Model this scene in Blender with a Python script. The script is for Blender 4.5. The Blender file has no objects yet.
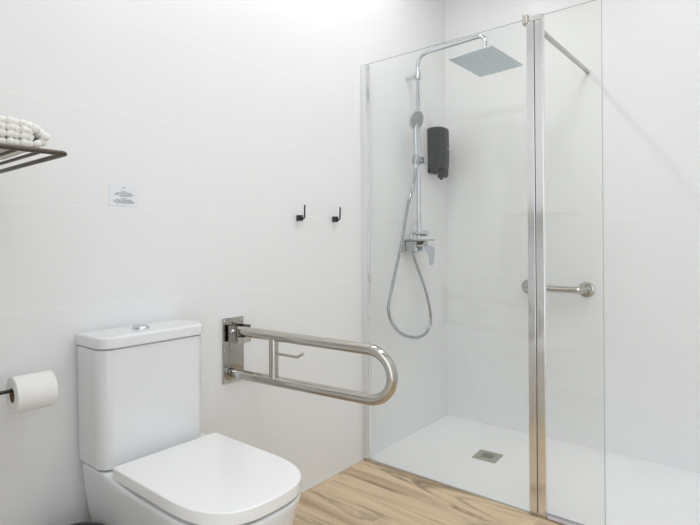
import bpy, bmesh, math, random
from mathutils import Vector, Matrix
random.seed(7)
PI = math.pi
scn = bpy.context.scene
COL = scn.collection

# ------------------------------------------------------------------ helpers
def link(o, parent=None):
    COL.objects.link(o)
    if parent is not None:
        o.parent = parent
    return o

def obj(name, bm, mat, parent=None, smooth=True, angle=38, wn=True):
    """one mesh object; bm is in world coordinates, moved into the parent's frame"""
    if parent is not None:
        bmesh.ops.transform(bm, matrix=WORLD[parent.name].inverted(), verts=bm.verts)
    bmesh.ops.recalc_face_normals(bm, faces=bm.faces)
    me = bpy.data.meshes.new(name)
    bm.to_mesh(me); bm.free()
    if smooth:
        me.polygons.foreach_set('use_smooth', [True] * len(me.polygons))
        me.set_sharp_from_angle(angle=math.radians(angle))
    me.materials.append(mat)
    o = bpy.data.objects.new(name, me)
    if smooth and wn:
        md = o.modifiers.new('weighted', 'WEIGHTED_NORMAL'); md.keep_sharp = True; md.weight = 60
    link(o, parent)
    WORLD[o.name] = WORLD[parent.name] if parent is not None else Matrix()
    return o

WORLD = {}
def thing(name, label, cat, loc, group=None):
    o = bpy.data.objects.new(name, None)
    o.empty_display_size = .05
    link(o); o.location = loc
    WORLD[o.name] = Matrix.Translation(Vector(loc))
    o['label'] = label; o['category'] = cat
    if group: o['group'] = group
    return o

def tag(o, label, cat, group=None):
    o['label'] = label; o['category'] = cat
    if group: o['group'] = group
    return o

def struct(o):
    o['kind'] = 'structure'
    return o

def box(bm, x0, x1, y0, y1, z0, z1, bev=0.0, seg=2, mat=None):
    g = bmesh.ops.create_cube(bm, size=1.0)
    vs = g['verts']
    M = Matrix.Translation(((x0+x1)/2, (y0+y1)/2, (z0+z1)/2)) @ Matrix.Diagonal((x1-x0, y1-y0, z1-z0, 1))
    if mat is not None: M = mat @ M
    bmesh.ops.transform(bm, matrix=M, verts=vs)
    if bev > 0:
        es = {e for v in vs for e in v.link_edges}
        bmesh.ops.bevel(bm, geom=list(es), offset=bev, segments=seg, profile=.5, affect='EDGES', clamp_overlap=True)
    return bm

def B(*a, **k): return box(bmesh.new(), *a, **k)

def fillet(pts, r, n=8):
    pts = [Vector(p) for p in pts]
    rs = r if isinstance(r, (list, tuple)) else [r] * len(pts)
    out = [pts[0]]
    for i in range(1, len(pts)-1):
        a, b, c = pts[i-1], pts[i], pts[i+1]
        u = (a-b).normalized(); v = (c-b).normalized()
        ang = u.angle(v)
        if ang > PI-1e-3: out.append(b); continue
        d = min(rs[i]/math.tan(ang/2), (a-b).length*.499, (c-b).length*.499)
        rr = d*math.tan(ang/2)
        cen = b + (u+v).normalized() * (rr/math.sin(ang/2))
        s = b+u*d-cen; e = b+v*d-cen
        tot = s.angle(e); ax = s.cross(e).normalized()
        for k in range(n+1):
            out.append(cen + Matrix.Rotation(tot*k/n, 3, ax) @ s)
    out.append(pts[-1])
    return out

def tube(bm, pts, r, seg=14, caps=True, closed=False):
    pts = [Vector(p) for p in pts]
    n = len(pts)
    rad = r if isinstance(r, (list, tuple)) else [r]*n
    tan = []
    for i in range(n):
        if closed: t = pts[(i+1) % n]-pts[i-1]
        else: t = pts[min(i+1, n-1)]-pts[max(i-1, 0)]
        tan.append(t.normalized())
    up = Vector((0, 0, 1)) if abs(tan[0].z) < .9 else Vector((1, 0, 0))
    nx = (up - tan[0]*up.dot(tan[0])).normalized()
    rings = []
    for i in range(n):
        if i:
            q = tan[i-1].rotation_difference(tan[i]); nx = (q @ nx)
            nx = (nx - tan[i]*nx.dot(tan[i])).normalized()
        ny = tan[i].cross(nx)
        rings.append([bm.verts.new(pts[i] + (nx*math.cos(2*PI*k/seg)+ny*math.sin(2*PI*k/seg))*rad[i]) for k in range(seg)])
    for i in range(n if closed else n-1):
        a, b = rings[i], rings[(i+1) % n]
        for k in range(seg):
            bm.faces.new((a[k], a[(k+1) % seg], b[(k+1) % seg], b[k]))
    if caps and not closed:
        bm.faces.new(rings[0]); bm.faces.new(rings[-1][::-1])
    return bm

def T(pts, r, **k): return tube(bmesh.new(), pts, r, **k)

def lathe(bm, prof, base, axis, seg=32):
    """prof: list of (radius, height along axis)"""
    axis = Vector(axis).normalized()
    q = Vector((0, 0, 1)).rotation_difference(axis).to_matrix()
    base = Vector(base)
    prev = None
    for r, h in prof:
        if r < 1e-6:
            ring = [bm.verts.new(base + q @ Vector((0, 0, h)))]
        else:
            ring = [bm.verts.new(base + q @ Vector((r*math.cos(2*PI*k/seg), r*math.sin(2*PI*k/seg), h))) for k in range(seg)]
        if prev:
            for k in range(seg):
                a, b = prev, ring
                k2 = (k+1) % seg
                f = []
                if len(a) == 1 and len(b) == 1: continue
                if len(a) == 1: f = (a[0], b[k2], b[k])
                elif len(b) == 1: f = (a[k], a[k2], b[0])
                else: f = (a[k], a[k2], b[k2], b[k])
                bm.faces.new(f)
        prev = ring
    return bm

def L(prof, base, axis, seg=32): return lathe(bmesh.new(), prof, base, axis, seg)

def loft(bm, levels):
    """levels: lists of points, each a symmetric closed outline (point i mirrors point n-1-i)"""
    rings = [[bm.verts.new(p) for p in lv] for lv in levels]
    n = len(rings[0])
    for a, b in zip(rings, rings[1:]):
        for k in range(n):
            bm.faces.new((a[k], a[(k+1) % n], b[(k+1) % n], b[k]))
    for r in (rings[0], rings[-1]):
        for k in range(n//2-1):
            bm.faces.new((r[k], r[k+1], r[n-2-k], r[n-1-k]))
    return bm

def extrude_poly(bm, pts, d, bev=0.0):
    d = Vector(d)
    a = [bm.verts.new(Vector(p)) for p in pts]; b = [bm.verts.new(Vector(p)+d) for p in pts]
    n = len(pts)
    bm.faces.new(a); bm.faces.new(b[::-1])
    for k in range(n): bm.faces.new((a[k], b[k], b[(k+1) % n], a[(k+1) % n]))
    if bev: bmesh.ops.bevel(bm, geom=list(bm.edges), offset=bev, segments=2, profile=.5, affect='EDGES', clamp_overlap=True)
    return bm

# ------------------------------------------------------------------ materials
def new_mat(name):
    m = bpy.data.materials.new(name); m.use_nodes = True
    nt = m.node_tree; nt.nodes.clear()
    out = nt.nodes.new('ShaderNodeOutputMaterial')
    return m, nt, out

def principled(name, col, rough=.4, metal=0., noise=0., nscale=8., bump=0., bscale=200., coat=0., spec=.5, sss=0., rnoise=0.):
    m, nt, out = new_mat(name)
    p = nt.nodes.new('ShaderNodeBsdfPrincipled')
    p.inputs['Base Color'].default_value = (*col, 1); p.inputs['Roughness'].default_value = rough
    p.inputs['Metallic'].default_value = metal; p.inputs['Coat Weight'].default_value = coat
    p.inputs['Specular IOR Level'].default_value = spec
    tc = nt.nodes.new('ShaderNodeTexCoord')
    n = nt.nodes.new('ShaderNodeTexNoise'); n.inputs['Scale'].default_value = nscale; n.inputs['Detail'].default_value = 4
    nt.links.new(tc.outputs['Object'], n.inputs['Vector'])
    if noise:
        mx = nt.nodes.new('ShaderNodeMix'); mx.data_type = 'RGBA'
        mx.inputs['A'].default_value = (*[c*(1-noise) for c in col], 1)
        mx.inputs['B'].default_value = (*[min(1, c*(1+noise)) for c in col], 1)
        nt.links.new(n.outputs['Fac'], mx.inputs['Factor']); nt.links.new(mx.outputs['Result'], p.inputs['Base Color'])
    if rnoise:
        mr = nt.nodes.new('ShaderNodeMapRange'); mr.inputs['To Min'].default_value = max(0, rough-rnoise); mr.inputs['To Max'].default_value = rough+rnoise
        nt.links.new(n.outputs['Fac'], mr.inputs['Value']); nt.links.new(mr.outputs['Result'], p.inputs['Roughness'])
    if bump:
        n2 = nt.nodes.new('ShaderNodeTexNoise'); n2.inputs['Scale'].default_value = bscale
        nt.links.new(tc.outputs['Object'], n2.inputs['Vector'])
        b = nt.nodes.new('ShaderNodeBump'); b.inputs['Strength'].default_value = bump; b.inputs['Distance'].default_value = .001
        nt.links.new(n2.outputs['Fac'], b.inputs['Height']); nt.links.new(b.outputs['Normal'], p.inputs['Normal'])
    if sss: p.inputs['Subsurface Weight'].default_value = sss; p.inputs['Subsurface Radius'].default_value = (.004, .004, .004)
    nt.links.new(p.outputs[0], out.inputs[0])
    return m

def mnode(nt, op, a, b=None, c=None):
    n = nt.nodes.new('ShaderNodeMath'); n.operation = op
    for i, v in enumerate((a, b, c)):
        if v is None: continue
        if isinstance(v, (int, float)): n.inputs[i].default_value = v
        else: nt.links.new(v, n.inputs[i])
    return n.outputs[0]

def tile_wall(name, axis, off, tint=(.826, .833, .840)):
    """large white 90 x 30 cm wall tiles, narrow joints; axis = horizontal object coordinate"""
    m, nt, out = new_mat(name)
    p = nt.nodes.new('ShaderNodeBsdfPrincipled')
    p.inputs['Roughness'].default_value = .33; p.inputs['Specular IOR Level'].default_value = .45
    tc = nt.nodes.new('ShaderNodeTexCoord'); sx = nt.nodes.new('ShaderNodeSeparateXYZ')
    nt.links.new(tc.outputs['Object'], sx.inputs[0])
    u = mnode(nt, 'DIVIDE', mnode(nt, 'SUBTRACT', sx.outputs[axis], off), .9)
    v = mnode(nt, 'DIVIDE', sx.outputs['Z'], .3)
    du = mnode(nt, 'MULTIPLY', mnode(nt, 'ABSOLUTE', mnode(nt, 'SUBTRACT', u, mnode(nt, 'ROUND', u))), .9)
    dv = mnode(nt, 'MULTIPLY', mnode(nt, 'ABSOLUTE', mnode(nt, 'SUBTRACT', v, mnode(nt, 'ROUND', v))), .3)
    d = mnode(nt, 'MINIMUM', du, dv)
    g = nt.nodes.new('ShaderNodeMapRange'); g.inputs['From Min'].default_value = .0007; g.inputs['From Max'].default_value = .0019
    nt.links.new(d, g.inputs['Value'])
    mx = nt.nodes.new('ShaderNodeMix'); mx.data_type = 'RGBA'
    mx.inputs['A'].default_value = (.885, .885, .878, 1); mx.inputs['B'].default_value = (*tint, 1)
    nt.links.new(g.outputs[0], mx.inputs['Factor']); nt.links.new(mx.outputs['Result'], p.inputs['Base Color'])
    # faint woven relief of the tile glaze
    n2 = nt.nodes.new('ShaderNodeTexNoise'); n2.inputs['Scale'].default_value = 160; n2.inputs['Detail'].default_value = 3
    nt.links.new(tc.outputs['Object'], n2.inputs['Vector'])
    h = mnode(nt, 'ADD', mnode(nt, 'MULTIPLY', g.outputs[0], .8), mnode(nt, 'MULTIPLY', n2.outputs['Fac'], .02))
    b = nt.nodes.new('ShaderNodeBump'); b.inputs['Strength'].default_value = .3; b.inputs['Distance'].default_value = .001
    nt.links.new(h, b.inputs['Height']); nt.links.new(b.outputs['Normal'], p.inputs['Normal'])
    nt.links.new(p.outputs[0], out.inputs[0])
    return m

def wood_floor():
    """wood-look planks along X, 20 cm wide and 1.2 m long"""
    m, nt, out = new_mat('oak_plank_tile')
    p = nt.nodes.new('ShaderNodeBsdfPrincipled')
    tc = nt.nodes.new('ShaderNodeTexCoord'); sx = nt.nodes.new('ShaderNodeSeparateXYZ')
    nt.links.new(tc.outputs['Object'], sx.inputs[0])
    v = mnode(nt, 'DIVIDE', mnode(nt, 'ADD', sx.outputs['Y'], 1.245), .205)
    row = mnode(nt, 'FLOOR', v)
    wn = nt.nodes.new('ShaderNodeTexWhiteNoise'); wn.noise_dimensions = '1D'; nt.links.new(mnode(nt, 'ADD', row, 3.3), wn.inputs['W'])
    # row -1 (below y=-1.245) has a joint at x = 0.39
    shift = mnode(nt, 'MULTIPLY', mnode(nt, 'ADD', row, 1.0), .36)
    u = mnode(nt, 'DIVIDE', mnode(nt, 'ADD', mnode(nt, 'SUBTRACT', sx.outputs['X'], .39), shift), 1.2)
    colid = mnode(nt, 'FLOOR', u)
    wn2 = nt.nodes.new('ShaderNodeTexWhiteNoise'); wn2.noise_dimensions = '2D'
    cb = nt.nodes.new('ShaderNodeCombineXYZ'); nt.links.new(row, cb.inputs[0]); nt.links.new(colid, cb.inputs[1])
    nt.links.new(cb.outputs[0], wn2.inputs['Vector'])
    dv = mnode(nt, 'MULTIPLY', mnode(nt, 'ABSOLUTE', mnode(nt, 'SUBTRACT', v, mnode(nt, 'ROUND', v))), .205)
    du = mnode(nt, 'MULTIPLY', mnode(nt, 'ABSOLUTE', mnode(nt, 'SUBTRACT', u, mnode(nt, 'ROUND', u))), 1.2)
    d = mnode(nt, 'MINIMUM', du, dv)
    g = nt.nodes.new('ShaderNodeMapRange'); g.inputs['From Min'].default_value = .0008; g.inputs['From Max'].default_value = .002
    nt.links.new(d, g.inputs['Value'])
    # plank-local coordinates
    off = mnode(nt, 'MULTIPLY', wn2.outputs['Value'], 37.0)
    c2 = nt.nodes.new('ShaderNodeCombineXYZ')
    nt.links.new(mnode(nt, 'ADD', sx.outputs['X'], off), c2.inputs[0]); nt.links.new(mnode(nt, 'ADD', sx.outputs['Y'], off), c2.inputs[1]); nt.links.new(off, c2.inputs[2])
    def noise(sxv, syv, scale, det, dist=0.):
        mp = nt.nodes.new('ShaderNodeMapping'); mp.inputs['Scale'].default_value = (sxv, syv, 1)
        nt.links.new(c2.outputs[0], mp.inputs['Vector'])
        n = nt.nodes.new('ShaderNodeTexNoise'); n.inputs['Scale'].default_value = scale; n.inputs['Detail'].default_value = det
        n.inputs['Distortion'].default_value = dist; n.inputs['Roughness'].default_value = .6
        nt.links.new(mp.outputs[0], n.inputs['Vector']); return n.outputs['Fac']
    def ramp(src, stops):
        r = nt.nodes.new('ShaderNodeValToRGB'); r.color_ramp.elements[0].position = stops[0][0]; r.color_ramp.elements[0].color = (*stops[0][1], 1)
        r.color_ramp.elements[1].position = stops[-1][0]; r.color_ramp.elements[1].color = (*stops[-1][1], 1)
        for pos, c in stops[1:-1]:
            e = r.color_ramp.elements.new(pos); e.color = (*c, 1)
        nt.links.new(src, r.inputs['Fac']); return r.outputs['Color']
    broad = ramp(noise(.8, 6.5, 1.6, 8, .7), [(.30, (.37, .26, .16)), (.42, (.58, .435, .285)), (.54, (.71, .55, .37)), (.72, (.79, .635, .45))])
    fine = noise(2.2, 75, 1.5, 4, .3)
    veins = noise(.55, 4.6, 1.15, 8, .8)
    vein = mnode(nt, 'SUBTRACT', 1.0, mnode(nt, 'MINIMUM', mnode(nt, 'MULTIPLY', mnode(nt, 'ABSOLUTE', mnode(nt, 'SUBTRACT', veins, .46)), 26.), 1.0))
    mod = noise(2.2, 3.5, 1.2, 2)
    vein = mnode(nt, 'MULTIPLY', vein, mnode(nt, 'MULTIPLY', mod, 1.4))
    def mix(fac, a, b, mode='MIX'):
        x = nt.nodes.new('ShaderNodeMix'); x.data_type = 'RGBA'; x.blend_type = mode
        for key, val in (('Factor', fac), ('A', a), ('B', b)):
            if isinstance(val, (int, float)): x.inputs[key].default_value = val
            elif isinstance(val, tuple): x.inputs[key].default_value = (*val, 1)
            else: nt.links.new(val, x.inputs[key])
        return x.outputs['Result']
    c = mix(mnode(nt, 'MULTIPLY', fine, .45), broad, (.40, .30, .18))
    c = mix(vein, c, (.20, .14, .09))
    hs = nt.nodes.new('ShaderNodeHueSaturation'); nt.links.new(c, hs.inputs['Color'])
    nt.links.new(mnode(nt, 'ADD', mnode(nt, 'MULTIPLY', wn2.outputs['Value'], .16), .94), hs.inputs['Value'])
    c = mix(g.outputs[0], (.72, .61, .48), hs.outputs['Color'])
    nt.links.new(c, p.inputs['Base Color']); p.inputs['Roughness'].default_value = .42; p.inputs['Specular IOR Level'].default_value = .35
    b = nt.nodes.new('ShaderNodeBump'); b.inputs['Strength'].default_value = .25; b.inputs['Distance'].default_value = .001
    nt.links.new(mnode(nt, 'ADD', g.outputs[0], mnode(nt, 'MULTIPLY', fine, .3)), b.inputs['Height']); nt.links.new(b.outputs['Normal'], p.inputs['Normal'])
    nt.links.new(p.outputs[0], out.inputs[0])
    return m

def glass(name, tint=(.992, .997, .989)):
    m, nt, out = new_mat(name)
    tr = nt.nodes.new('ShaderNodeBsdfTransparent'); tr.inputs[0].default_value = (*tint, 1)
    gl = nt.nodes.new('ShaderNodeBsdfGlossy'); gl.inputs['Roughness'].default_value = .0
    geo = nt.nodes.new('ShaderNodeNewGeometry'); dt = nt.nodes.new('ShaderNodeVectorMath'); dt.operation = 'DOT_PRODUCT'
    nt.links.new(geo.outputs['Incoming'], dt.inputs[0]); nt.links.new(geo.outputs['Normal'], dt.inputs[1])
    mx = nt.nodes.new('ShaderNodeMixShader')
    sch = mnode(nt, 'POWER', mnode(nt, 'SUBTRACT', 1.0, mnode(nt, 'ABSOLUTE', dt.outputs['Value'])), 5.0)   # Schlick
    nt.links.new(mnode(nt, 'MULTIPLY_ADD', sch, .965, .035), mx.inputs[0])
    nt.links.new(tr.outputs[0], mx.inputs[1]); nt.links.new(gl.outputs[0], mx.inputs[2]); nt.links.new(mx.outputs[0], out.inputs[0])
    return m

def emit(name, col, s):
    m, nt, out = new_mat(name)
    e = nt.nodes.new('ShaderNodeEmission'); e.inputs[0].default_value = (*col, 1); e.inputs[1].default_value = s
    nt.links.new(e.outputs[0], out.inputs[0]); return m

M_WA = tile_wall('white_tile_long_wall', 'Y', -1.747)
M_WB = tile_wall('white_tile_back_wall', 'X', .0, (.824, .831, .837))
M_PAINT = principled('white_paint', (.86, .86, .86), .6, noise=.01, bump=.05)
M_FLOOR = wood_floor()
M_TRAY = principled('white_resin_tray', (.94, .945, .955), .5, noise=.012, nscale=5, bump=.12, bscale=260)
M_CER = principled('white_glazed_ceramic', (.775, .788, .80), .07, coat=.3, noise=.006)
M_SEAT = principled('white_seat_plastic', (.86, .86, .86), .16, noise=.006)
M_CHROME = principled('polished_chrome', (.62, .655, .69), .09, 1., rnoise=.03, nscale=30)
M_STEEL = principled('polished_stainless_steel', (.53, .505, .465), .14, 1., rnoise=.05, nscale=40)
M_ALU = principled('bright_aluminium_profile', (.84, .845, .855), .15, 1., rnoise=.03, nscale=12)
M_GREYCH = principled('grey_chrome', (.44, .46, .48), .12, 1., rnoise=.04)
M_SATIN = principled('satin_nickel', (.50, .475, .44), .30, 1., rnoise=.05, nscale=60)
M_DARKSTEEL = principled('mirror_steel_plate', (.50, .485, .465), .03, 1., rnoise=.02)
M_GAPSHADE = principled('gap_shade', (.10, .095, .09), .5, noise=.1)
M_SEAL = principled('clear_plastic_seal', (.74, .74, .77), .25, noise=.03, nscale=20)
M_BLACK = principled('matt_black_metal', (.018, .018, .02), .42, 0., noise=.2, nscale=60)
M_RACK = principled('dark_bronze_rack', (.10, .085, .072), .38, .6, noise=.15, nscale=50)
M_DISP = principled('charcoal_plastic', (.017, .019, .023), .28, coat=.12, spec=.35, noise=.08)
M_BIN = principled('glossy_black_plastic', (.012, .012, .014), .22, coat=.3, noise=.1)
M_TOWEL = principled('white_cotton', (.90, .885, .85), .95, noise=.03, nscale=60, bump=.5, bscale=900, spec=.1)
M_PAPER = principled('white_tissue', (.86, .855, .84), .95, noise=.015, nscale=40, bump=.5, bscale=300, spec=.1)
M_CARD = principled('brown_card', (.27, .17, .10), .9, noise=.1, nscale=60)
M_SIGN = principled('pale_blue_card', (.78, .82, .86), .5, noise=.02, nscale=20)
M_INK = principled('grey_ink', (.04, .045, .07), .7, noise=.05)
M_NOZ = principled('grey_silicone', (.30, .33, .35), .6, noise=.05)
M_HEADFACE = principled('shower_head_steel', (.72, .81, .87), .38, .25, rnoise=.05, nscale=20)
M_GLASS = glass('clear_glass')
M_GEDGE = principled('green_glass_edge', (.46, .52, .51), .15, noise=.03, nscale=30)
M_DRAIN = principled('brushed_drain_steel', (.50, .49, .44), .35, .9, rnoise=.08, nscale=50)
M_HOLE = principled('dark_opening', (.13, .13, .12), .7, noise=.1)

# ------------------------------------------------------------------ room
XR, YF, ZC = 2.15, -2.68, 2.70
struct(obj('floor', B(-.1, XR+.1, -4.6, -.8384, -.1, 0), M_FLOOR, smooth=False))
bm = B(-.1, 0, -2.78, .1, -.1, ZC)
struct(obj('wall_left', bm, M_WA, smooth=False))
struct(obj('wall_back', B(0, XR+.1, 0, .1, -.1, ZC), M_WB, smooth=False))
struct(obj('wall_right', B(XR, XR+.1, -2.78, 0, -.1, ZC), M_WA, smooth=False))
bm = B(0, .84, YF-.1, YF, 0, ZC)
box(bm, .84, 1.98, YF-.1, YF, 2.12, ZC)
box(bm, 1.98, XR, YF-.1, YF, 0, ZC)
struct(obj('wall_front', bm, M_PAINT, smooth=False))
struct(obj('ceiling', B(-.1, XR+.1, -2.78, .1, ZC, ZC+.1), M_PAINT, smooth=False))
# thin silicone bead where the floor meets the long wall
struct(obj('trim_1', B(.0005, .007, -2.67, -.862, .0003, .005, bev=.001), principled('pale_caulk', (.78, .74, .68), .5, noise=.04), smooth=False))

# shower tray, level with the floor
D = .8384
tray = thing('shower_tray', 'white flush shower tray filling the corner behind the glass screen', 'shower tray', (.85, -.42, 0))
bm = B(.0005, 1.75, -D+.0005, -.0005, -.045, -.0005, bev=.003, seg=1)
obj('tray_floor', bm, M_TRAY, tray)
struct(obj('trim_2', B(1.7505, XR, -D+.0005, -.0005, -.1, 0), M_FLOOR, smooth=False))
# drain
c = Vector((.467, -.437, 0)); rz = Matrix.Translation(c) @ Matrix.Rotation(math.radians(3), 4, 'Z')
bm = box(bmesh.new(), -.0605, .0605, -.0595, .0595, -.0005, .003, bev=.0012, mat=rz)
dr = obj('drain_cover', bm, M_DRAIN, tray)
bm = bmesh.new()
for i in range(5):
    for j in range(5):
        box(bm, -.0265+i*.0115, -.0265+i*.0115+.0078, -.0265+j*.0115, -.0265+j*.0115+.0078, .0026, .0034, mat=rz)
obj('drain_slot', bm, M_HOLE, dr, smooth=False)

# ------------------------------------------------------------------ shower screen
scr = thing('shower_screen', 'clear glass shower screen with chrome hinge post standing on the tray edge', 'shower screen', (.45, -D, 0))
GH = 1.965
obj('fixed_glass', B(.0365, .838, -D-.003, -D+.003, .004, GH), M_GLASS, scr, smooth=False)
obj('swing_glass', B(.896, 1.1075, -D-.003, -D+.003, .016, GH), M_GLASS, scr, smooth=False)
obj('glass_edge', B(1.1076, 1.1096, -D-.003, -D+.003, .016, GH), M_GEDGE, scr, smooth=False)
bm = B(.0365, .838, -D-.0028, -D+.0028, GH+.0001, GH+.0011); box(bm, .896, 1.1075, -D-.0028, -D+.0028, GH+.0001, GH+.0011)
obj('top_edge', bm, principled('grey_glass_edge', (.50, .53, .52), .2, noise=.05), scr, smooth=False)  # thin line along the glass top in its own grey
bm = B(.0008, .036, -D-.016, -D-.0035, .0005, GH, bev=.0016); box(bm, .0008, .036, -D+.0035, -D+.012, .0005, GH, bev=.0012)
box(bm, .0008, .035, -D-.0036, -D+.0036, .0005, GH-.001)
obj('wall_profile', bm, M_ALU, scr, smooth=False)
for x0, x1 in ((.8335, .8645), (.8675, .8995)):
    obj('hinge_profile', B(x0, x1, -D-.011, -D+.011, .012, GH-.018, bev=.0025), M_ALU, scr)
obj('hinge_gap', B(.8635, .8685, -D-.006, -D+.006, .014, GH-.02), M_GAPSHADE, scr, smooth=False)  # dark strip stands in for the shade inside the open gap
obj('foot_cap', B(.8335, .8995, -D-.0115, -D+.0115, .0005, .0125, bev=.002), M_SATIN, scr)
bm = B(.849, .9005, -D-.0125, -D+.0125, GH-.018, GH+.006, bev=.003)
obj('top_cap', bm, M_ALU, scr, smooth=False)
obj('glass_clamp', B(.819, .841, -D-.016, -D+.016, GH-.022, GH+.016, bev=.003), M_SATIN, scr, smooth=False)
bm = B(.901, 1.1075, -D-.006, -D+.006, .0025, .0165, bev=.002)
obj('bottom_seal', bm, M_SEAL, scr)
obj('seal_lip', B(.901, 1.1075, -D-.0075, -D+.0075, .0165, .0195, bev=.001), principled('grey_seal', (.36, .35, .40), .3, noise=.05), scr)
obj('threshold_seal', B(.037, .8295, -D-.004, -D+.004, .0002, .0034, bev=.001), principled('grey_silicone_line', (.44, .45, .41), .4, noise=.05), scr)
sb = obj('stabilizer_bar', B(.831, .847, -D+.017, -.012, 1.954, 1.970, bev=.0015), M_SATIN, scr)
obj('wall_foot', B(.829, .849, -.013, -.0006, 1.951, 1.973, bev=.002), M_CHROME, sb)

# ------------------------------------------------------------------ toilet
TY = -2.035
def d_outline(x0, x1, hw, lf, n=2.6, rr=.02, nf=18, nr=6, ns=6):
    """rear edge at x0, rounded front reaching x1; symmetric about TY"""
    half = [(x0, .0)]
    for k in range(nr+1):
        a = PI/2*k/nr
        half.append((x0+rr-rr*math.cos(a), hw-rr+rr*math.sin(a)))
    xs = x1-lf
    for k in range(1, ns): half.append((x0+rr+(xs-x0-rr)*k/ns, hw))
    for k in range(nf+1):
        a = PI/2*k/nf
        ca, sa = max(0, math.cos(PI/2-a)), max(0, math.sin(PI/2-a))
        half.append((xs+lf*ca**(2/n), hw*sa**(2/n)))
    half[0] = (x0, .002); half[-1] = (half[-1][0], .002)
    return [(x, TY+y) for x, y in half] + [(x, TY-y) for x, y in reversed(half)]

toilet = thing('toilet', 'white close-coupled toilet with closed lid against the tiled wall', 'toilet', (.33, TY, 0))
def deck(x, z):
    t = min(1, max(0, (.31-x)/.18)); t = t*t*(3-2*t)
    return z + .0165*t*(max(0, z)/.43)**3
# pedestal and pan
levels = []
prof = [  # z, rear x, front x, half width, front length, exponent, rear radius
    (.001, .10, .530, .118, .16, 2.3, .02), (.02, .10, .530, .118, .16, 2.3, .02), (.06, .10, .532, .119, .16, 2.3, .02),
    (.14, .080, .555, .132, .17, 2.35, .02), (.22, .055, .585, .147, .18, 2.4, .02), (.29, .030, .618, .160, .19, 2.5, .02),
    (.35, .016, .643, .1655, .20, 2.55, .02), (.395, .0115, .656, .1695, .21, 2.55, .02), (.418, .011, .6615, .1715, .210, 2.7, .02),
    (.428, .012, .6605, .1705, .210, 2.7, .02), (.430, .015, .658, .168, .208, 2.7, .02)]
for z, xa, xb, hw, lf, n, rr in prof:
    levels.append([(x, TY+(y-TY)*(1+.05*min(1, max(0, (.30-x)/.12))*min(1, z/.2)), deck(x, z)) for x, y in d_outline(xa, xb, hw, lf, n, rr)])
obj('bowl', loft(bmesh.new(), levels), M_CER, toilet, angle=60)
# seat ring under the lid and the lid itself
def slab(z0, z1, xa, xb, hw, lf, n, rr, r0, r1):
    lv = []
    for k in range(4):
        a = PI/2*k/3; o = r0*(1-math.sin(a)); lv.append((z0+r0*(1-math.cos(a)), o))
    for k in range(5):
        a = PI/2*k/4; o = r1*(1-math.cos(a)); lv.append((z1-r1*(1-math.sin(a)), o))
    return loft(bmesh.new(), [[(x, y, z) for x, y in d_outline(xa+o, xb-o, hw-o, lf-o, n, max(.003, rr-o))] for z, o in lv])
obj('seat', slab(.4308, .4362, .215, .634, .150, .203, 2.6, .012, .001, .001), M_SEAT, toilet, angle=60)
obj('seat_lid', slab(.4365, .4715, .188, .6640, .1700, .215, 2.75, .008, .007, .004), M_SEAT, toilet, angle=60)
# cistern
CY = TY-.016
def c_outline(x0, x1, hw, rf, rb, n=8):
    half = [(x0, .002)]
    for k in range(n+1):
        a = PI/2*k/n; half.append((x0+rb-rb*math.cos(a), hw-rb+rb*math.sin(a)))
    for k in range(n+1):
        a = PI/2*k/n; half.append((x1-rf+rf*math.sin(a), hw-rf+rf*math.cos(a)))
    half.append((x1, .002))
    return [(x, CY+y) for x, y in half] + [(x, CY-y) for x, y in reversed(half)]
lv = [(.4475, .012, .150, .159, .036), (.450, .010, .155, .164, .038), (.455, .0095, .1585, .1675, .04), (.60, .009, .161, .169, .04), (.786, .009, .162, .170, .04), (.7885, .012, .158, .166, .037)]
obj('cistern', loft(bmesh.new(), [[(x, y, z) for x, y in c_outline(a, b, hw, rf, .008)] for z, a, b, hw, rf in lv]), M_CER, toilet, angle=50)
lv = [(.7895, .012, .158, .164, .038), (.7915, .006, .168, .1725, .042), (.793, .005, .169, .1735, .043), (.8165, .005, .169, .1735, .043), (.8205, .0062, .1675, .172, .042), (.8232, .0095, .164, .1685, .04), (.8242, .015, .158, .163, .036)]
lid = obj('cistern_lid', loft(bmesh.new(), [[(x, y, z) for x, y in c_outline(a, b, hw, rf, .01)] for z, a, b, hw, rf in lv]), M_CER, toilet, angle=50)
fb = obj('flush_button', L([(.026, 0), (.026, .003), (.023, .0075), (.015, .0105), (.006, .0115), (0, .0118)], (.085, CY-.012, .8240), (0, 0, 1)), M_CHROME, lid)

# ------------------------------------------------------------------ black bin beside the toilet
bn = thing('waste_bin', 'small round black waste bin on the floor left of the toilet', 'bin', (.170, -2.302, 0))
bx, by = .170, -2.302
obj('bin_body', L([(0, .0005), (.078, .0005), (.082, .006), (.088, .277), (.086, .283), (0, .283)], (bx, by, 0), (0, 0, 1), 40), M_BIN, bn)
obj('bin_lid', L([(.0, .2835), (.089, .2835), (.091, .289), (.091, .305), (.088, .310), (.079, .312), (.070, .312), (.066, .309), (.0, .311)], (bx, by, 0), (0, 0, 1), 40), M_BIN, bn)

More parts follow.
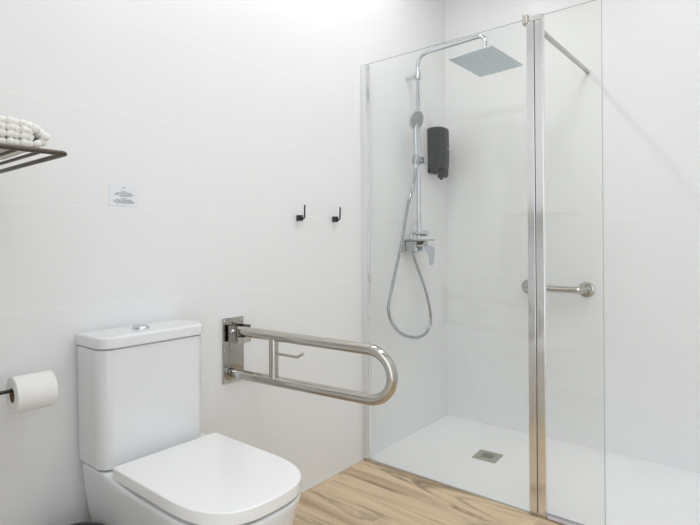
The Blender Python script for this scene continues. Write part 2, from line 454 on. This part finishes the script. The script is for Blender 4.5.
# ------------------------------------------------------------------ fold-down grab rail
rail = thing('grab_rail', 'polished steel fold-down grab rail on a square wall plate beside the toilet', 'grab rail', (.03, -1.65, .68))
pl = obj('wall_plate', B(.0005, .0065, -1.699, -1.601, .556, .802, bev=.003), M_DARKSTEEL, rail)
for y, z in ((-1.689, .790), (-1.611, .790), (-1.689, .68), (-1.611, .71), (-1.689, .57), (-1.611, .57)):
    obj('screw', L([(.0045, 0), (.0045, .001), (.003, .0025), (0, .003)], (.0065, y, z), (1, 0, 0), 12), M_STEEL, pl)
dirv = Vector((.9807, .1955, -.036)).normalized()
side = Vector((0, 0, 1)).cross(dirv).normalized()
st = Vector((.055, -1.640, .752))
S = .163
def rp(t, dz, off=0.): return st + dirv*t + Vector((0, 0, dz)) + side*off
Lr = .605; R_ = .0185
pts = [rp(-.030, 0), rp(Lr-S/2, 0)]
for k in range(1, 16):
    a = PI*k/16; pts.append(rp(Lr-S/2+S/2*math.sin(a), -S/2+S/2*math.cos(a)))
pts += [rp(Lr-S/2, -S), rp(-.010, -S)]
obj('rail_loop', T(pts, R_, seg=20), M_STEEL, rail)
cb = obj('cross_bar', T([rp(.138, -.006), rp(.138, -S+.006)], .0172, seg=16), M_STEEL, rail)
obj('paper_hook', T(fillet([rp(.143, -.062), rp(.240, -.064), rp(.266, -.048)], .01, 5), .005, seg=10), M_STEEL, rail)
# hinge bracket: two cheek plates and back block
mt = Matrix.Translation(st) @ Matrix(((dirv.x, side.x, 0, 0), (dirv.y, side.y, 0, 0), (0, 0, 1, 0), (0, 0, 0, 1)))
bm = box(bmesh.new(), -.046, -.012, -.034, -.0275, -.040, .024, bev=.001, mat=mt)
box(bm, -.046, .012, .0195, .026, -.040, .024, bev=.001, mat=mt)
box(bm, -.046, -.043, -.031, .023, -.040, .024, bev=.001, mat=mt)
hb = obj('hinge_bracket', bm, principled('dark_mirror_steel', (.30, .27, .24), .06, 1., rnoise=.02), rail, smooth=False)
bm = box(bmesh.new(), -.010, .014, -.0255, .0195, -.040, -.0175, bev=.002, mat=mt)
box(bm, -.014, -.008, -.0255, -.0215, -.034, .020, bev=.001, mat=mt)
obj('latch', bm, M_STEEL, rail)
obj('hinge_bolt', L([(0, 0), (.009, 0), (.0095, .004), (.006, .010), (0, .012)], rp(-.022, .004, -.034), -side, 16), M_CHROME, hb)
# lower stub pipe with its collar
a0 = rp(-.052, -S); 
obj('lower_stub', T([Vector((.0065, a0.y-.002, a0.z)), rp(-.012, -S)], .0135, seg=18), M_STEEL, rail)
obj('collar', T([rp(-.026, -S), rp(.004, -S)], .0180, seg=20), M_CHROME, rail)

# ------------------------------------------------------------------ hooks
def hook(y, z, label):
    d = .026
    h = thing('wall_hook', label, 'hook', (.0, y, z), 'robe hooks on the tiled wall')
    obj('mount', B(.0006, d, y-.0085, y+.0085, z-.0125, z+.0125, bev=.0015), M_BLACK, h)
    obj('hook_arm', T(fillet([(d-.002, y, z-.003), (.042, y, z-.003), (.044, y, z+.055)], .012, 6), .0036, seg=10), M_BLACK, h)
hook(-1.300, 1.189, 'black wall hook nearer the toilet, left of the two')
hook(-1.068, 1.190, 'black wall hook nearer the glass screen, right of the two')

# ------------------------------------------------------------------ sign
sg = thing('wall_notice', 'small pale card notice with lines of print stuck on the wall tiles', 'sign', (.0, -2.071, 1.237))
obj('card', B(.0004, .0014, -2.118, -2.024, 1.204, 1.271, bev=.0003, seg=1), M_SIGN, sg, smooth=False)
bm = bmesh.new()
def words(z, y0, y1, h):
    y = y0
    while y < y1-.001:
        w = random.uniform(.0022, .0065); e = min(y+w, y1)
        # each word is a run of upright and flat strokes
        q = y
        while q < e-.0004:
            hh = h*random.choice((.55, .6, .7, 1.0))
            box(bm, .0014, .00155, q, min(q+.0008, e), z, z+hh)
            if random.random() < .6: box(bm, .0014, .00155, q, min(q+.0011, e), z+hh-.0006, z+hh)
            q += .0012
        y = e+.0013
words(1.2605, -2.0745, -2.0655, .0042)
words(1.2495, -2.079, -2.062, .0028)
for i, (a, b) in enumerate(((-2.094, -2.047), (-2.100, -2.040), (-2.100, -2.040), (-2.084, -2.044))): words(1.2450-i*.0036, a, b, .0027)
words(1.2275, -2.079, -2.062, .0028)
for i, (a, b) in enumerate(((-2.095, -2.044), (-2.104, -2.040), (-2.103, -2.035), (-2.096, -2.038))): words(1.2230-i*.0036, a, b, .0027)
obj('print', bm, M_INK, sg, smooth=False)

# ------------------------------------------------------------------ toilet paper
ry0, ry1, rx, rzc, rr_ = -2.411, -2.318, .082, .697, .0470
th = thing('toilet_paper_holder', 'black bar toilet roll holder fixed to the wall left of the toilet', 'toilet roll holder', (.0, -2.45, .71))
obj('mount', B(.0006, .018, -2.475, -2.425, .690, .726, bev=.002), M_BLACK, th)
obj('bar', T(fillet([(.016, -2.45, .7095), (rx, -2.45, .7095), (rx, -2.308, .7095)], .012, 6), .0048, seg=14), M_BLACK, th)
tr = thing('toilet_roll', 'white toilet paper roll hanging on the black wall bar', 'toilet roll', (rx, (ry0+ry1)/2, rzc))
bm = L([(.0195, 0), (rr_-.001, 0), (rr_, .001), (rr_, ry1-ry0-.001), (rr_-.001, ry1-ry0), (.0195, ry1-ry0), (.0195, 0)], (rx, ry0, rzc), (0, 1, 0), 48)
pp = obj('paper', bm, M_PAPER, tr)
obj('core', L([(.0178, .0005), (.0193, .0005), (.0193, ry1-ry0-.0005), (.0178, ry1-ry0-.0005), (.0178, .0005)], (rx, ry0, rzc), (0, 1, 0), 32), M_CARD, tr)

# ------------------------------------------------------------------ towel rack and towel
rk = thing('towel_rack', 'dark metal rod rack high on the left holding a white towel', 'towel rack', (.25, -2.6, 1.27))
X1, Y1, Z1, X0r = .482, -2.434, 1.270, .03
r = .0046
obj('frame', T(fillet([(X1, YF, Z1), (X1, Y1, Z1), (X0r, Y1, Z1), (X0r, YF, Z1)], .010, 6), .0052, seg=12), M_RACK, rk)
for i in range(5):
    y = Y1-.043-i*.040
    obj('rod', T([(X1-.003, y, Z1), (X0r+.003, y, Z1)], .0036, seg=10), M_RACK, rk)
for x in (X0r, X1):
    obj('wall_flange', L([(0, 0), (.017, 0), (.017, .006), (.014, .008), (0, .008)], (x, YF+.0006, Z1), (0, 1, 0), 24), M_RACK, rk)
# towel: one long cloth folded over itself, covered in soft bobbles
def towel_path():
    z0 = Z1+.0155
    p = [(-2.655, z0), (-2.50, z0)]
    q = [Vector((0, y, z)) for y, z in [(-2.655, z0-.001), (-2.474, z0), (-2.458, z0+.019), (-2.492, z0+.038), (-2.655, z0+.046)]]
    inner = [Vector((0, y, z)) for y, z in [(-2.655, z0+.0165), (-2.545, z0+.0155), (-2.484, z0+.0135)]]
    inner2 = [Vector((0, y, z)) for y, z in [(-2.655, z0+.0315), (-2.545, z0+.030), (-2.487, z0+.0255)]]
    return fillet(q, .022, 8), inner, inner2
def resample(pts, step):
    out = [pts[0].copy()]; acc = 0
    for a, b in zip(pts, pts[1:]):
        l = (b-a).length; s = step-acc
        while s <= l:
            out.append(a+(b-a)*(s/l)); s += step
        acc = (acc+l) % step if l else acc
    return out
tw = bmesh.new()
_i = bmesh.new(); bmesh.ops.create_icosphere(_i, subdivisions=2, radius=1)
ICO_V = [v.co.copy() for v in _i.verts]; ICO_F = [[v.index for v in f.verts] for f in _i.faces]
for path in towel_path():
    P_ = resample(path, .0118)
    for i, p in enumerate(P_):
        for j in range(32):
            x = .085+j*.0118+(.0059 if i % 2 else 0)
            rad = .0084*random.uniform(.93, 1.07)
            o_ = Vector((x+random.uniform(-.0008, .0008), p.y, p.z+random.uniform(-.0006, .0006)))
            vv = [tw.verts.new(o_+q*rad) for q in ICO_V]
            for f in ICO_F: tw.faces.new([vv[k] for k in f])
# the dense cloth that carries the bobbles
tube_pts = []
for path in towel_path():
    a = [tw.verts.new((.083, p.y, p.z-.003)) for p in path]; b = [tw.verts.new((.45, p.y, p.z-.003)) for p in path]
    c_ = [tw.verts.new((.083, p.y, p.z+.003)) for p in path]; d_ = [tw.verts.new((.45, p.y, p.z+.003)) for p in path]
    for k in range(len(path)-1):
        tw.faces.new((a[k], a[k+1], b[k+1], b[k])); tw.faces.new((c_[k], c_[k+1], d_[k+1], d_[k]))
tag(obj('folded_towel', tw, M_TOWEL, angle=180, wn=False), 'white bobbled towel folded on the dark metal rack', 'towel')

# ------------------------------------------------------------------ shower column
RX, RY = .072, -.435
sc_ = thing('overhead_shower', 'tall chrome shower riser with square rain head on the tiled wall', 'shower', (.0, RY, 1.06))
obj('riser_pipe', T(fillet([(RX, RY, 1.098), (RX, RY, 2.112), (.468, RY, 2.122), (.470, RY, 2.020)], [0, .062, .036, 0], 10), [.0115]*200 and .0108, seg=18), M_CHROME, sc_)
obj('riser_sleeve', T([(RX, RY, 1.86), (RX, RY, 1.10)], .0128, seg=18), M_CHROME, sc_)
wb = obj('wall_bracket', T([(.0006, RY, 1.995), (.055, RY, 1.995)], .0105, seg=16), M_CHROME, sc_)
obj('bracket_collar', L([(.013, -.022), (.0165, -.021), (.0165, .021), (.013, .022)], (RX, RY, 1.998), (0, 0, 1), 24), M_CHROME, wb)
# rain head
a, b, c3 = [math.radians(v) for v in (-8.97, 1.77, -12.81)]
RM = (Matrix.Rotation(c3, 4, 'Z') @ Matrix.Rotation(b, 4, 'Y') @ Matrix.Rotation(a, 4, 'X'))
HC = Vector((.4727, -.442, 1.977)); HM = Matrix.Translation(HC) @ RM
hd = obj('rain_head', box(bmesh.new(), -.130, .130, -.130, .130, 0, .0075, bev=.0015, mat=HM), M_CHROME, sc_)
obj('head_face', box(bmesh.new(), -.127, .127, -.127, .127, -.0012, -.0001, bev=.0005, seg=1, mat=HM), M_HEADFACE, hd)
bm = bmesh.new()
for i in range(13):
    for j in range(13):
        p = HM @ Vector((-.108+i*.018, -.108+j*.018, -.001))
        lathe(bm, [(.0029, 0), (.0025, .0016), (0, .002)], p, RM @ Vector((0, 0, -1)), 8)
nz = obj('nozzles', bm, M_NOZ, hd)
obj('ball_joint', T([HM @ Vector((0, 0, .007)), HM @ Vector((0, 0, .018)), (.4705, RY-.001, 2.012), (.470, RY, 2.028)], [.021, .016, .0125, .0125], seg=18), M_CHROME, hd)
# mixer
mx_ = obj('mixer_body', B(.020, .078, -.492, -.352, 1.030, 1.086, bev=.004), M_GREYCH, sc_)
for ya in (-.498, -.404):
    obj('escutcheon', B(.0006, .0198, ya, ya+.058, 1.022, 1.087, bev=.003), M_DARKSTEEL, mx_, smooth=False)
obj('shelf', B(.014, .120, -.505, -.345, 1.0880, 1.0945, bev=.0015), principled('brushed_shelf', (.34, .33, .32), .3, 1., rnoise=.05), sc_, smooth=False)
obj('cartridge', L([(.024, 0), (.024, .018), (.021, .022), (0, .022)], (.078, -.422, 1.060), (1, 0, 0), 28), M_DARKSTEEL, mx_)
y0 = -.437
prf = [(.094, 1.078), (.150, 1.072), (.160, 1.060), (.1595, 1.040), (.152, .968), (.141, .968), (.138, 1.025), (.128, 1.040), (.094, 1.046)]
obj('lever', extrude_poly(bmesh.new(), [(x, y0, z) for x, z in [(x-.005, z-.013) for x, z in prf]], (0, .030, 0), bev=.0022), M_CHROME, mx_)
obj('diverter_knob', L([(.0, -.016), (.0155, -.014), (.0155, .050), (.0135, .054), (0, .054)], (RX, RY, 1.128), (1, 0, 0), 24), M_CHROME, sc_)
obj('inlet_elbow', T(fillet([(.032, RY-.012, 1.0945), (.032, RY-.012, 1.132), (RX, RY, 1.132)], .008, 6), .0085, seg=14), M_CHROME, sc_)
# hand shower
hs_ = thing('hand_shower', 'round chrome hand shower with looped metal hose hanging from the riser clip', 'hand shower', (.09, -.47, 1.52))
sl = obj('slider_clip', B(.040, .122, RY-.019, RY+.019, 1.508, 1.544, bev=.004), M_GREYCH, sc_)
obj('clip_arm', L([(.0145, -.022), (.0195, -.019), (.0195, .021), (.0145, .023)], (.089, -.487, 1.528), (.12, 0, 1), 22), M_GREYCH, sl)
obj('clip_bridge', B(.080, .100, -.468, RY-.017, 1.516, 1.540, bev=.003), M_GREYCH, sl)
nv = Vector((.86, -.12, -.28)).normalized(); dc = Vector((.108, -.512, 1.735))
disc = obj('spray_head', L([(0, -.020), (.020, -.019), (.044, -.011), (.0525, -.003), (.054, .002), (.053, .006), (.050, .0075), (0, .0075)], dc, nv, 36), M_CHROME, hs_)
obj('spray_face', L([(.047, .0076), (.047, .0086), (.030, .0092), (.028, .0100), (0, .0104)], dc, nv, 32), principled('grey_spray_face', (.33, .345, .35), .5, .3, noise=.25, nscale=160), disc)
obj('handle', T(fillet([(.0865, -.486, 1.478), (.0905, -.488, 1.560), (.096, -.500, 1.66), dc-nv*.010+Vector((0, 0, -.012))], .08, 6), [.0105, .0125, .0125, .0125, .0125, .0125, .0125, .013, .013, .013, .013, .013, .013, .013, .014, .015][:2+7*2], seg=16), M_CHROME, hs_)
hp = [(.086, -.486, 1.480), (.080, -.497, 1.40), (.07, -.54, 1.28), (.066, -.59, 1.092), (.062, -.658, .91), (.060, -.703, .785), (.060, -.712, .724), (.060, -.679, .660), (.060, -.606, .601), (.060, -.51, .566), (.060, -.419, .552), (.060, -.338, .570), (.060, -.300, .615), (.060, -.302, .679), (.060, -.352, .809), (.060, -.424, .925), (.058, -.462, .99), (.056, -.470, 1.0275)]
def catmull(p, n=8):
    p = [Vector(q) for q in p]; p = [p[0]*2-p[1]] + p + [p[-1]*2-p[-2]]; out = []
    for i in range(1, len(p)-2):
        for k in range(n):
            t = k/n
            out.append(.5*((2*p[i])+(p[i+1]-p[i-1])*t+(2*p[i-1]-5*p[i]+4*p[i+1]-p[i+2])*t*t+(3*p[i]-p[i-1]-3*p[i+1]+p[i+2])*t**3))
    return out + [p[-2]]
cp = resample(catmull(hp, 12), .004)
obj('hose', T(cp, [.0084 if i % 2 else .0074 for i in range(len(cp))], seg=10), M_GREYCH, hs_)

# ------------------------------------------------------------------ soap dispenser
dx = thing('soap_dispenser', 'charcoal plastic soap dispenser on the wall in the shower corner', 'soap dispenser', (.0, -.172, 1.62))
y0, y1 = -.224, -.122
def r_out(x0, x1, ya, yb, rf, z):
    yc = (ya+yb)/2; hw = (yb-ya)/2; half = [(x0, .001)]
    for k in range(5): half.append((x0+.004-.004*math.cos(PI/2*k/4), hw-.004+.004*math.sin(PI/2*k/4)))
    for k in range(9): half.append((x1-rf+rf*math.sin(PI/2*k/8), hw-rf+rf*math.cos(PI/2*k/8)))
    half.append((x1, .001))
    return [(x, yc+y, z) for x, y in half]+[(x, yc-y, z) for x, y in reversed(half)]
lv = [(1.505, .085, .006), (1.509, .097, .002), (1.516, .103, 0), (1.60, .106, 0), (1.735, .104, 0), (1.748, .099, .001), (1.755, .088, .004), (1.757, .075, .009)]
obj('housing', loft(bmesh.new(), [r_out(.012, x1, y0+o, y1-o, .034, z) for z, x1, o in lv]), M_DISP, dx, angle=50)
obj('back_plate', B(.0006, .0125, y0+.002, y1-.002, 1.487, 1.752, bev=.004), M_DISP, dx)
bm = loft(bmesh.new(), [r_out(.046, x1, -.186+o, -.136-o, .02, z) for z, x1, o in ((1.458, .088, .006), (1.462, .096, .001), (1.480, .101, 0), (1.506, .102, 0))])
obj('push_lever', bm, M_DISP, dx)
obj('nozzle', L([(.009, 0), (.009, .014), (0, .014)], (.060, -.165, 1.449), (0, 0, 1), 16), M_BIN, dx)
obj('window', B(.1045, .1062, -.1665, -.1595, 1.620, 1.632, bev=.0005), M_HEADFACE, dx)

# ------------------------------------------------------------------ short grab bar on the back wall
gb = thing('grab_bar', 'short polished steel grab bar on the back wall seen through the glass', 'grab bar', (.665, 0, .825))
obj('bar', T(fillet([(.520, -.008, .825), (.520, -.070, .825), (.825, -.070, .825), (.825, -.008, .825)], .036, 10), .0175, seg=20), M_STEEL, gb)
for x in (.520, .825):
    fl = obj('flange', L([(0, 0), (.040, 0), (.041, .003), (.038, .008), (.030, .0105), (0, .0105)], (x, -.0006, .825), (0, -1, 0), 36), M_STEEL, gb)
    for k in range(3):
        an = PI/2+k*2*PI/3
        obj('screw', L([(.0045, 0), (.004, .0015), (0, .002)], (x+.028*math.cos(an), -.0112, .825+.028*math.sin(an)), (0, -1, 0), 10), M_SATIN, fl)

# ------------------------------------------------------------------ lamps
LAMPS = [('near the rain head', .33, -.75, 1.8, .07), ('near the hooks', .33, -1.30, 2.8, .07), ('above the toilet', .33, -2.10, 1.0, .07), ('wide, added as unseen fill above the tray edge', 1.05, -.95, 2.2, .30), ('wide, added as unseen fill above the middle of the floor', 1.25, -1.45, 3.4, .30), ('wide, added as unseen fill by the doorway', 1.25, -2.15, 3.8, .30)]  # the wide ones are unseen lamps added to brighten floor, lid and tray
M_LED = emit('lamp_face', (1, 1, 1), 6)
for where, x, y, w, dia in LAMPS:
    k = dia/.07
    t = thing('ceiling_light', 'round recessed ceiling downlight '+where, 'ceiling light', (x, y, ZC), 'recessed ceiling downlights')
    obj('ring', L([(.036*k, -.0006), (.036*k+.010, -.0006), (.036*k+.011, -.004), (.036*k+.007, -.007), (.036*k+.001, -.007), (.036*k, -.0006)], (x, y, ZC), (0, 0, 1), 32), M_PAINT, t)
    obj('lens', L([(0, -.003), (.0355*k, -.003)], (x, y, ZC), (0, 0, 1), 32), M_LED, t)
    ld = bpy.data.lights.new('lamp', 'AREA'); ld.shape = 'DISK'; ld.size = dia; ld.energy = w; ld.color = (1, .985, .955) if dia < .1 else (.95, .975, 1)
    lo = bpy.data.objects.new('lamp', ld); link(lo, t); lo.location = (0, 0, -.012)

w = bpy.data.worlds.new('World'); scn.world = w; w.use_nodes = True
bg = w.node_tree.nodes['Background']; bg.inputs[0].default_value = (.86, .935, 1, 1); bg.inputs[1].default_value = 1.85

# ------------------------------------------------------------------ camera
cam = bpy.data.cameras.new('Camera'); co = bpy.data.objects.new('Camera', cam); COL.objects.link(co)
cam.sensor_width = 36; cam.lens = 517.70/700*36; cam.shift_y = -21.106/700; cam.clip_start = .01
rv, uv, fv = Vector((.770236, .637715, -.007551)), Vector((.005794, .004842, .999971)), Vector((-.637733, .770257, -.000035))
co.matrix_world = Matrix(((rv.x, uv.x, -fv.x, 1.60077), (rv.y, uv.y, -fv.y, -2.87915), (rv.z, uv.z, -fv.z, 1.08680), (0, 0, 0, 1)))
scn.camera = co

vs = scn.view_settings
vs.view_transform = 'Standard'; vs.look = 'None'; vs.gamma = 1; vs.use_curve_mapping = False; vs.exposure = -0.01
cy = scn.cycles
cy.max_bounces = 14; cy.diffuse_bounces = 8; cy.glossy_bounces = 8; cy.transparent_max_bounces = 16; cy.use_denoising = True
cy.sample_clamp_indirect = 6
